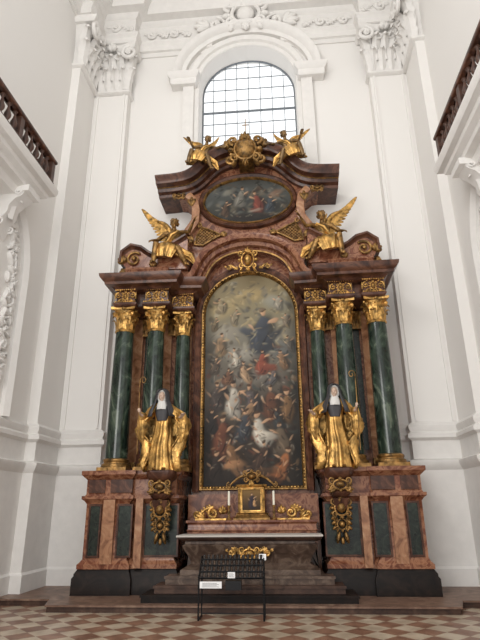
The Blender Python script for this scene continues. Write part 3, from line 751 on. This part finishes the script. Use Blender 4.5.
def saint(x,y,z,sg,label):
    e=empty('saint_statue',(x,y,z),label,'statue')
    T=dict(loc=(x,y,z),sc=1.0,mx=(sg<0))
    b=G(); head(b,(0.02,-.07,1.53),.12,-.25)
    b.tube([(0,.0,1.3),(.01,-.03,1.45)],[.06,.05],12)
    b.tube([(0,0,.1),(0,0,.85),(0,.0,1.1),(0,0,1.3),(0,0,1.37)],[.12,.14,.14,.16,.07],16,ref=(0,1,0),ry=[.1,.11,.1,.1,.06])
    AR_=((1,(.34,-.02,1.06),(.42,-.3,1.12)),(-1,(-.36,-.04,1.06),(-.46,-.3,1.04)))
    for s,el,ha in AR_:
        b.tube([(s*.14,0,1.29),(s*.2,0,1.27),el,ha],[.06,.06,.048,.03],10)
        if s>0: hand(b,ha,(-.1,-.6,.3),(-1,0,0),1.2,1.1,1)
        else: hand(b,ha,(-.3,-.7,.3),(.2,-.2,.9),1.2,.35,1)
    b.xf(**T); ob=build(b,'body','flesh',parent=e,label='painted wooden figure with pale face and hands'); remesh(ob,.009,2)
    r=G().loft([(0,0,0,.28,.23,.07,0),(0,0,.12,.26,.21,.1,.1),(.02,0,.3,.235,.19,.11,.5),(.03,0,.5,.21,.17,.1,1.0),(0,0,.75,.185,.15,.08,1.5),(0,0,.95,.165,.135,.05,1.8),(0,0,1.15,.18,.14,.02,1.9),(0,0,1.28,.185,.125,.01,2),(0,0,1.37,.09,.08,.0,2)],96,8)
    r.xf(**T); build(r,'robe','goldr',parent=e,label='gilded pleated robe',ang=60)
    sc=G().loft([(0,-.035,1.0,.12,.135,.06,0),(0,-.03,1.15,.17,.145,.05,0),(0,-.015,1.3,.18,.14,.03,0),(0,-.01,1.37,.1,.09,0,0)],40,5)
    sc.xf(**T); build(sc,'scapular','veil',parent=e,label='dark cape over the chest',ang=60)
    m=G(); st=[(1.38,.1,.09,0),(1.33,.22,.14,.02),(1.24,.32,.18,.04),(1.12,.43,.22,.06),(1.0,.5,.24,.08),(.88,.53,.25,.1),(.78,.5,.24,.12),(.66,.45,.23,.14),(.52,.41,.22,.15),(.36,.38,.22,.16),(.2,.35,.23,.16),(.05,.36,.25,.14)]
    n=120; vs=[];fs=[]; rr=random.Random(11+int(sg))
    ph=[rr.uniform(-.5,.5) for _ in range(20)]
    for i,(zz,rx,ry,am) in enumerate(st):
        op=.16 if i<3 else .24+.05*math.sin(i*1.3)
        for j in range(n+1):
            a=(-.5+op)*pi+(2-2*op)*pi*j/n; q=1+am*math.sin(8*a+i*.55+ph[i])+am*.55*math.sin(15*a-i*1.1)+am*.3*math.sin(29*a+i*2.1)
            vs.append((rx*q*math.cos(a)+.02*math.sin(i*1.4),.03+ry*q*math.sin(a),zz+(.08*math.sin(a*5) if i>=len(st)-3 else .04*math.sin(a*5+i*1.3))))
    for i in range(len(st)-1):
        for j in range(n): k=i*(n+1)+j; fs.append((k,k+1,k+n+2,k+n+1))
    m.add(vs,fs); m.xf(**T); ob=build(m,'mantle','goldr',parent=e,label='gilded mantle with deep folds',ang=60,fix=False)
    so=ob.modifiers.new('solid','SOLIDIFY'); so.thickness=.015
    for p in ([(.17,0,1.28),(.28,-.01,1.15),(.36,-.06,1.07),(.41,-.22,1.1)],[(-.17,0,1.28),(-.27,-.02,1.16),(-.36,-.08,1.06),(-.44,-.22,1.04)]):
        s=G().tube(p,[.075,.08,.09,.08],20,.12,7)
        q=Vector(p[3]); s.tube([q+Vector((0,.05,.03)),q+Vector((0,.06,-.12)),q+Vector((0,.07,-.3)),q+Vector((-.02 if q.x>0 else .02,.1,-.5))],[.06,.085,.075,.015],24,.22,6,ref=(0,1,0),ry=[.04,.055,.05,.015])
        s.xf(**T); build(s,'sleeve','goldr',parent=e,ang=60,label='wide gilded hanging sleeve')
    w=G(); 
    w.sweep([(0.02+.075*math.cos(a),1.525+.104*math.sin(a)) for a in [2*pi*i/20 for i in range(20)]],[(-.008,-.11),(.0,-.13),(.03,-.115),(.04,-.04)],'xz',closed=True)
    w.loft([(0.01,-.06,1.24,.12,.13,.06,0),(.01,-.065,1.32,.12,.12,.04,0),(.015,-.05,1.42,.095,.095,.02,0)],30,7)
    w.xf(**T); build(w,'wimple','white',parent=e,label='white wimple')
    v=G(); n=30; vs=[];fs=[]
    st=[(1.69,.015,.015,0,.1),(1.685,.06,.07,0,.1),(1.66,.105,.12,0,.14),(1.63,.122,.138,0,.26),(1.6,.13,.145,.0,.36),(1.54,.14,.145,.01,.4),(1.45,.15,.145,.03,.42),(1.35,.19,.155,.05,.44),(1.22,.26,.2,.06,.42),(1.08,.3,.23,.08,.42)]
    for i,(zz,rx,ry,am,op) in enumerate(st):
        for j in range(n+1):
            a=(-.5+op*.5)*pi+(2-op)*pi*j/n; q=1+am*math.sin(8*a)
            vs.append((.02+rx*q*math.cos(a),-.05+ry*q*math.sin(a),zz))
    for i in range(len(st)-1):
        for j in range(n): k=i*(n+1)+j; fs.append((k,k+1,k+n+2,k+n+1))
    v.add(vs,fs).xf(**T); ob=build(v,'veil','veil',parent=e,label='dark grey veil',ang=60,fix=False)
    so=ob.modifiers.new('solid','SOLIDIFY'); so.thickness=.012
    c=G().tube([(.42,-.38,.3),(.43,-.38,1.15),(.44,-.38,1.82)],.01,8)
    pts=[(.44+.075*math.cos(a)*(1-.06*i)-.075,-.38,1.82+.085*math.sin(a)*(1-.05*i)) for i,a in enumerate([k*.55 for k in range(14)])]
    c.tube(pts,.011,7,ref=(0,1,0)); c.ell((.44,-.38,1.79),(.022,.022,.03))
    c.xf(**T); build(c,'crosier','goldd',parent=e,label='gilded crosier staff')
    for s2 in (1,-1):
        ft=G().ell((s2*.1,-.22,.025),(.045,.09,.03)); ft.xf(**T); build(ft,'shoe','goldd',parent=e)
saint(SX,-1.03,2.44,1,'gilded veiled abbess saint in flowing mantle holding a crosier')
saint(-SX-.02,-1.03,2.44,-1,'gilded veiled abbess saint in pleated mantle with a crosier')

def wing(g,root,a,b,L,layers=3):
    a=Vector(a).normalized(); b=Vector(b).normalized(); nrm=a.cross(b).normalized(); root=Vector(root)
    arm=[root+a*(L*.75*t)+b*(-.12*L*math.sin(t*pi)) for t in [i/8 for i in range(9)]]
    g.tube(arm,[.07*L,.085*L,.08*L,.07*L,.065*L,.055*L,.045*L,.035*L,.02*L],10)
    for ly in range(layers):
        cnt=13-ly*1; ll=[.6,.4,.22][ly]*L
        for i in range(cnt):
            t=i/(cnt-1); k=t*8; i0=min(7,int(k)); p=arm[i0].lerp(arm[i0+1],k-i0)
            th=(1-t)*1.2+.12; d=(a*math.cos(th)+b*math.sin(th)).normalized(); s=nrm.cross(d)
            ln=ll*(.55+.5*t); wd=.085*L; off=nrm*(.012*L*(ly+1)) ; vs=[];fs=[]
            for (u,w) in ((0,.5),(.3,.9),(.6,1.0),(.85,.85),(.97,.45),(1.0,.05)):
                c=p+d*ln*u+b*(-.06*ln*u*u)+off*(1-.3*u)
                for q,hh in ((-1,0),(0,.014*L),(1,0),(0,-.01*L)): vs.append(c+s*wd*w*q*.5*1.15+nrm*hh)
            for r in range(5):
                for q in range(4): fs.append((r*4+q,r*4+(q+1)%4,(r+1)*4+(q+1)%4,(r+1)*4+q))
            fs.append((0,1,2,3)); fs.append((20,21,22,23)); g.add(vs,fs)
def angel(x,y,z,sg,sc,label,skin='goldd',top=False,rz=0.0,grp=None,lean=0.0):
    e=empty('angel_statue',(x,y,z),label,'statue',group=grp)
    T=dict(loc=(x,y,z),sc=sc,mx=(sg<0),rz=rz,ry=lean)
    b=G(); head(b,(-.02,-.12,1.2),.25,-.4)
    b.tube([(0,-.03,1.0),(-.01,-.07,1.12)],[.057,.05],12)
    b.tube([(.03,.02,.4),(.03,.0,.55),(.02,-.0,.75),(.0,-.02,.92),(0,-.03,1.02)],[.17,.15,.13,.17,.09],16,ref=(0,1,0),ry=[.14,.12,.1,.12,.07])
    for p,r in (([(.1,-.02,.46),(.24,-.25,.5),(.3,-.44,.5),(.32,-.44,.25),(.34,-.42,.06),(.36,-.56,.03)],[.108,.1,.072,.068,.043,.032]),
                ([(-.08,-.02,.46),(-.14,-.25,.44),(-.18,-.42,.4),(-.28,-.34,.2),(-.36,-.26,.05),(-.42,-.36,.02)],[.108,.098,.072,.068,.042,.03])): b.tube(p,r,12)
    if top: arms=([(.12,-.02,.98),(.2,-.03,.96),(.36,-.12,.84),(.44,-.3,.92)],[(-.12,-.02,.98),(-.2,-.03,.96),(-.38,-.18,.84),(-.54,-.3,.8)])
    else: arms=([(.12,-.02,.98),(.2,-.03,.96),(.36,-.12,.76),(.4,-.32,.66)],[(-.12,-.02,.98),(-.2,-.04,.98),(-.38,-.16,.92),(-.5,-.34,1.05)])
    for k,p in enumerate(arms):
        b.tube(p,[.06,.06,.047,.03],10); d=Vector(p[3])-Vector(p[2]); hand(b,p[3],d,(0,.4,1) if k==0 else (1,.2,.2),1.15,.45,1 if k==0 else -1)
    b.xf(**T); ob=build(b,'body',skin,parent=e); remesh(ob,.0095*sc,2)
    h=G(); 
    for i in range(40):
        a=i*2.4; t=i/39; rr=.085*math.sqrt(min(1,t*1.4+.03)); h.ell((-.02+rr*math.cos(a),-.095+rr*1.05*math.sin(a)+.03,1.305-.13*t+(.05 if math.sin(a)<-.3 and t>.4 else 0)),(.026,.026,.026),None,7,5)
    h.xf(**T); build(h,'hair','goldd',parent=e)
    c=G().tube([(.03,.02,.68),(.03,-.02,.57),(.04,-.12,.48),(.07,-.28,.46),(.08,-.4,.42),(.1,-.45,.3),(.12,-.44,.18)],[.14,.18,.21,.24,.25,.22,.17],56,.14,9,ref=(0,1,0),ry=[.12,.16,.17,.14,.12,.08,.05])
    c.tube([(-.15,-.12,.97),(.0,-.155,.85),(.12,-.085,.7),(.22,.08,.54),(.38,.1,.48),(.52,.06,.36)],[.035,.05,.055,.09,.09,.02],22,.2,6)
    c.tube([(-.1,-.3,.42),(-.28,-.25,.32),(-.42,-.2,.28),(-.54,-.15,.1)],[.11,.1,.09,.02],26,.18,7)
    c.xf(**T); build(c,'drapery','goldr',parent=e,label='billowing gilded drapery',ang=60)
    if top: ws=(((.08,.09,.95),(.9,.1,.6),(.5,.1,-.9),.66),((-.06,.09,.97),(-.35,.2,1),(-.7,.1,-.4),.46))
    else: ws=(((.08,.09,.95),(.66,.1,.78),(.65,.1,-.7),.86),((-.04,.12,.97),(.35,.4,1),(.8,.3,-.2),.45))
    for rt_,a,b_,L in ws:
        w=G(); wing(w,rt_,a,b_,L); w.xf(**T); build(w,'wing','gold',parent=e,label='gilded feathered wing',ang=50)
angel(1.9,-.3,7.28,1,1.12,'gilded angel with raised feathered wing seated on the marble scroll')
angel(-1.9,-.3,7.28,-1,1.12,'gilded angel seated on the marble scroll with wing lifted outward')
angel(1.22,-.36,10.1,1,.9,'small gilded angel with raised wings perched on the crowning cornice',skin='bronze',top=True,lean=-.16)
angel(-1.22,-.36,10.1,-1,.9,'small gilded angel with raised wings perched on the crowning cornice',skin='bronze',top=True,lean=-.16)

# ================================================================ ALTAR TABLE + objects
e=empty('altar_table',(0,-1,.52),'marble altar table shaped like a sarcophagus with gilded ornament','altar')
tp=[(-1.3,-.6),(-1.3,-1.25),(1.3,-1.25),(1.3,-.6)]
build(G().sweep(tp,[(.02,.52),(.02,.6),(-.06,.64),(-.16,.7),(-.12,.82),(-.04,.94),(.0,1.02),(-.05,1.05),(-.05,1.1)],'xy'),'table_body','grey',parent=e,label='grey-brown marble sarcophagus body')
build(G().sweep(tp,[(.0,1.1),(.05,1.13),(.08,1.16),(.08,1.2),(.04,1.2)],'xy'),'table_top','riser',parent=e)
g=G(); cartouche(g,0,-1.3,.88,.4,.26,.07,5)
for s2 in (1,-1): scrollorn(g,s2*.34,-1.27,.9,.16,s2,.03)
build(g,'table_ornament','gold',parent=e,label='gilded scroll ornament')
g=G().box(-1.4,1.4,-1.345,-.62,1.2,1.208).box(-1.4,1.4,-1.35,-1.337,1.178,1.208)
build(g,'altar_cloth','linen',label='narrow white linen cloth lying on the altar table',cat='cloth')
g=G().sweep([(-1.33,-.02),(-1.33,-.55),(1.33,-.55),(1.33,-.02)],[(0,1.0),(0,1.24),(.02,1.26),(-.01,1.3),(-.01,1.38),(.03,1.42),(.03,1.46),(0,1.46)],'xy')
build(g,'altar_shelf','red',label='red marble shelf rising behind the altar table',cat='shelf')
e=empty('tabernacle',(0,-.38,1.46),'small gilded tabernacle with framed devotional picture on the altar shelf','tabernacle')
build(G().sweep([(-.38,-.2),(-.38,-.5),(.38,-.5),(.38,-.2)],[(0,1.46),(0,1.5),(-.05,1.53),(-.08,1.58),(-.05,1.6)],'xy'),'tabernacle_base','goldd',parent=e)
g=G().sweep([(-.28,-.22),(-.28,-.42),(.28,-.42),(.28,-.22)],[(0,1.6),(0,2.1),(.03,2.12),(.05,2.16),(0,2.17)],'xy')
for s2 in (1,-1): g.tube([(s2*.26,-.44,1.6),(s2*.26,-.44,2.1)],.022,8)
build(g,'tabernacle_body','gold',parent=e)
build(G().sweep([(.19,1.65),(.19,2.06),(-.19,2.06),(-.19,1.65)],[(-.0,-.42),(0,-.46),(.025,-.47),(.03,-.42)],'xz',closed=True),'picture_frame','gold',parent=e)
def icon(x,z):
    p=Pt(x,z); p.grad([(1.65,(50,36,24)),(2.06,(130,100,56))]); p.fig(0,1.84,.34,(48,40,46),.1,1); p.fig(.06,1.8,.17,(170,130,90),0,1); return tolin(np.clip(p.C,0,255))
paint_mesh('picture',-.19,.19,lambda x:1.65,lambda x:2.06,-.432,icon,24,26,e,'small dark devotional painting')
g=G(); plume(g,0,-.4,2.14,pi/2,.12,.05,.03,5)
build(g,'tabernacle_ornament','gold',parent=e)
for s2 in (1,-1):
    g=G(); scrollorn(g,s2*.82,-.32,1.6,.27,-s2,.04)
    plume(g,s2*.62,-.32,1.58,pi/2,.18,.07,.05,5); g.box(min(s2*.46,s2*1.2),max(s2*.46,s2*1.2),-.38,-.26,1.46,1.49)
    plume(g,s2*1.0,-.32,1.5,(0 if s2>0 else pi)+s2*.3,.26,.08,.05,3)
    build(g,'scroll_reliquary','gold',label='gilded openwork acanthus scroll standing on the altar shelf',cat='ornament',group='gilded scrolls on the altar shelf')
for s2 in (1,-1):
    e=empty('candlestick',(s2*.47,-.5,1.46),'gilded candlestick with white candle beside the tabernacle','candlestick',group='candlesticks on the altar')
    build(G().lathe([(.06,1.46),(.065,1.48),(.03,1.51),(.02,1.56),(.035,1.6),(.018,1.66),(.02,1.7),(.04,1.73),(.04,1.75)],(s2*.47,-.5,0),16),'stem','goldd',parent=e)
    build(G().lathe([(.024,1.75),(.024,2.02),(.018,2.03),(.003,2.035)],(s2*.47,-.5,0),14),'candle','wax',parent=e,label='white candle')

# votive candle rack -----------------------------------------------------
RX0,RX1,RY=-.74,.32,-2.62
RD=.34
e=empty('candle_rack',((RX0+RX1)/2,RY+.15,0),'black metal votive candle rack standing before the altar steps','candle rack')
g=G()
for x in (RX0,RX1):
    g.tube([(x,RY,0),(x,RY,.62)],.014,8); g.tube([(x,RY+RD,0),(x,RY+RD,.92)],.014,8)
    g.tube([(x,RY,.02),(x,RY+RD,.02)],.014,8); g.tube([(x,RY,.62),(x,RY+RD,.92)],.014,8)
g.tube([(RX0,RY+RD,.05),(RX1,RY+RD,.05)],.01,8)
build(g,'frame','black',parent=e)
for i in range(4):
    y=RY+i*.085; z=.62+i*.085
    g=G().box(RX0,RX1,y,y+.082,z-.012,z).box(RX0,RX1,y,y+.006,z-.015,z+.012)
    build(g,'shelf','black',parent=e,label='black metal shelf')
vc=None
dg=plain('smoked_glass',(58,54,52),.2)
for i in range(4):
    for j in range(14):
        x=RX0+.045+j*.0745
        y=RY+.045+i*.085; z=.62+i*.085
        if vc is None:
            vc=build(G().lathe([(.02,0),(.027,.07),(.024,.07),(.018,.01)],(x,y,z),10),'votive_candle',dg,label='small dark votive candle cup on the rack',cat='candle',group='votive candles on the rack')
        else:
            o=vc.copy(); COL.objects.link(o); o.location=(x,y,z)
def notice(x,y,z,w,h,lab,til=.35):
    ca,sa=math.cos(til),math.sin(til); g=G()
    g.add([(x-w/2,y,z),(x+w/2,y,z),(x+w/2,y+h*sa,z+h*ca),(x-w/2,y+h*sa,z+h*ca),(x-w/2,y+.006,z),(x+w/2,y+.006,z),(x+w/2,y+h*sa+.006,z+h*ca),(x-w/2,y+h*sa+.006,z+h*ca)],[(0,1,2,3),(7,6,5,4),(0,4,5,1),(1,5,6,2),(2,6,7,3),(3,7,4,0)])
    ob=build(g,'notice','paper',parent=e,label=lab)
    g=G()
    for i in range(4):
        t0=.2+i*.17; t1=t0+.05
        g.add([(x-w*.38,y+h*sa*t0-.002,z+h*ca*t0),(x+w*(.38-.1*(i%2)),y+h*sa*t0-.002,z+h*ca*t0),(x+w*(.38-.1*(i%2)),y+h*sa*t1-.002,z+h*ca*t1),(x-w*.38,y+h*sa*t1-.002,z+h*ca*t1)],[(0,1,2,3)])
    build(g,'printed_lines','ink',parent=ob)
notice(RX0+.2,RY-.02,.47,.36,.1,'white paper notice',0)
notice(-.2,RY-.02,.62,.12,.09,'small white card',0)
notice(RX1-.02,RY+RD-.06,.86,.12,.1,'small white card')
g=G().box(-.3,-.04,RY-.01,RY+.1,.44,.58)
build(g,'offering_box','black',parent=e,label='black metal offering box')

# ================================================================ camera, light
cd=bpy.data.cameras.new('camera'); cam=bpy.data.objects.new('camera',cd); COL.objects.link(cam)
Rm=Matrix.Rotation(math.radians(4.85),4,'Z')@Matrix.Rotation(math.radians(90+19.85),4,'X')@Matrix.Rotation(math.radians(-.6),4,'Z')
cam.matrix_world=Matrix.Translation((.78,-12.0,1.7))@Rm
cd.sensor_fit='HORIZONTAL'; cd.sensor_width=36; cd.lens=36*520/480; cd.clip_end=200
S.camera=cam
w=bpy.data.worlds.new('world'); S.world=w; w.use_nodes=True
bg=w.node_tree.nodes['Background']; bg.inputs[0].default_value=(1,.995,.985,1); bg.inputs[1].default_value=1.36
def area(loc,rot,sx,sy,pw,col=(1,.98,.95)):  # soft lamps added for brightness, not fixtures of the church
    l=bpy.data.lights.new('added_area_light','AREA'); l.shape='RECTANGLE'; l.size=sx; l.size_y=sy; l.energy=pw; l.color=col
    o=bpy.data.objects.new('added_area_light',l); COL.objects.link(o); o.location=loc; o.rotation_euler=rot; return o
area((-5,-12.5,13),(math.radians(66),0,math.radians(-22)),4,4,480)  # added high lamp for general brightness and sheen
area((-3.5,-16,6),(math.radians(86),0,math.radians(-12)),5,6,560)  # added low fill behind the camera, lifts the lower walls
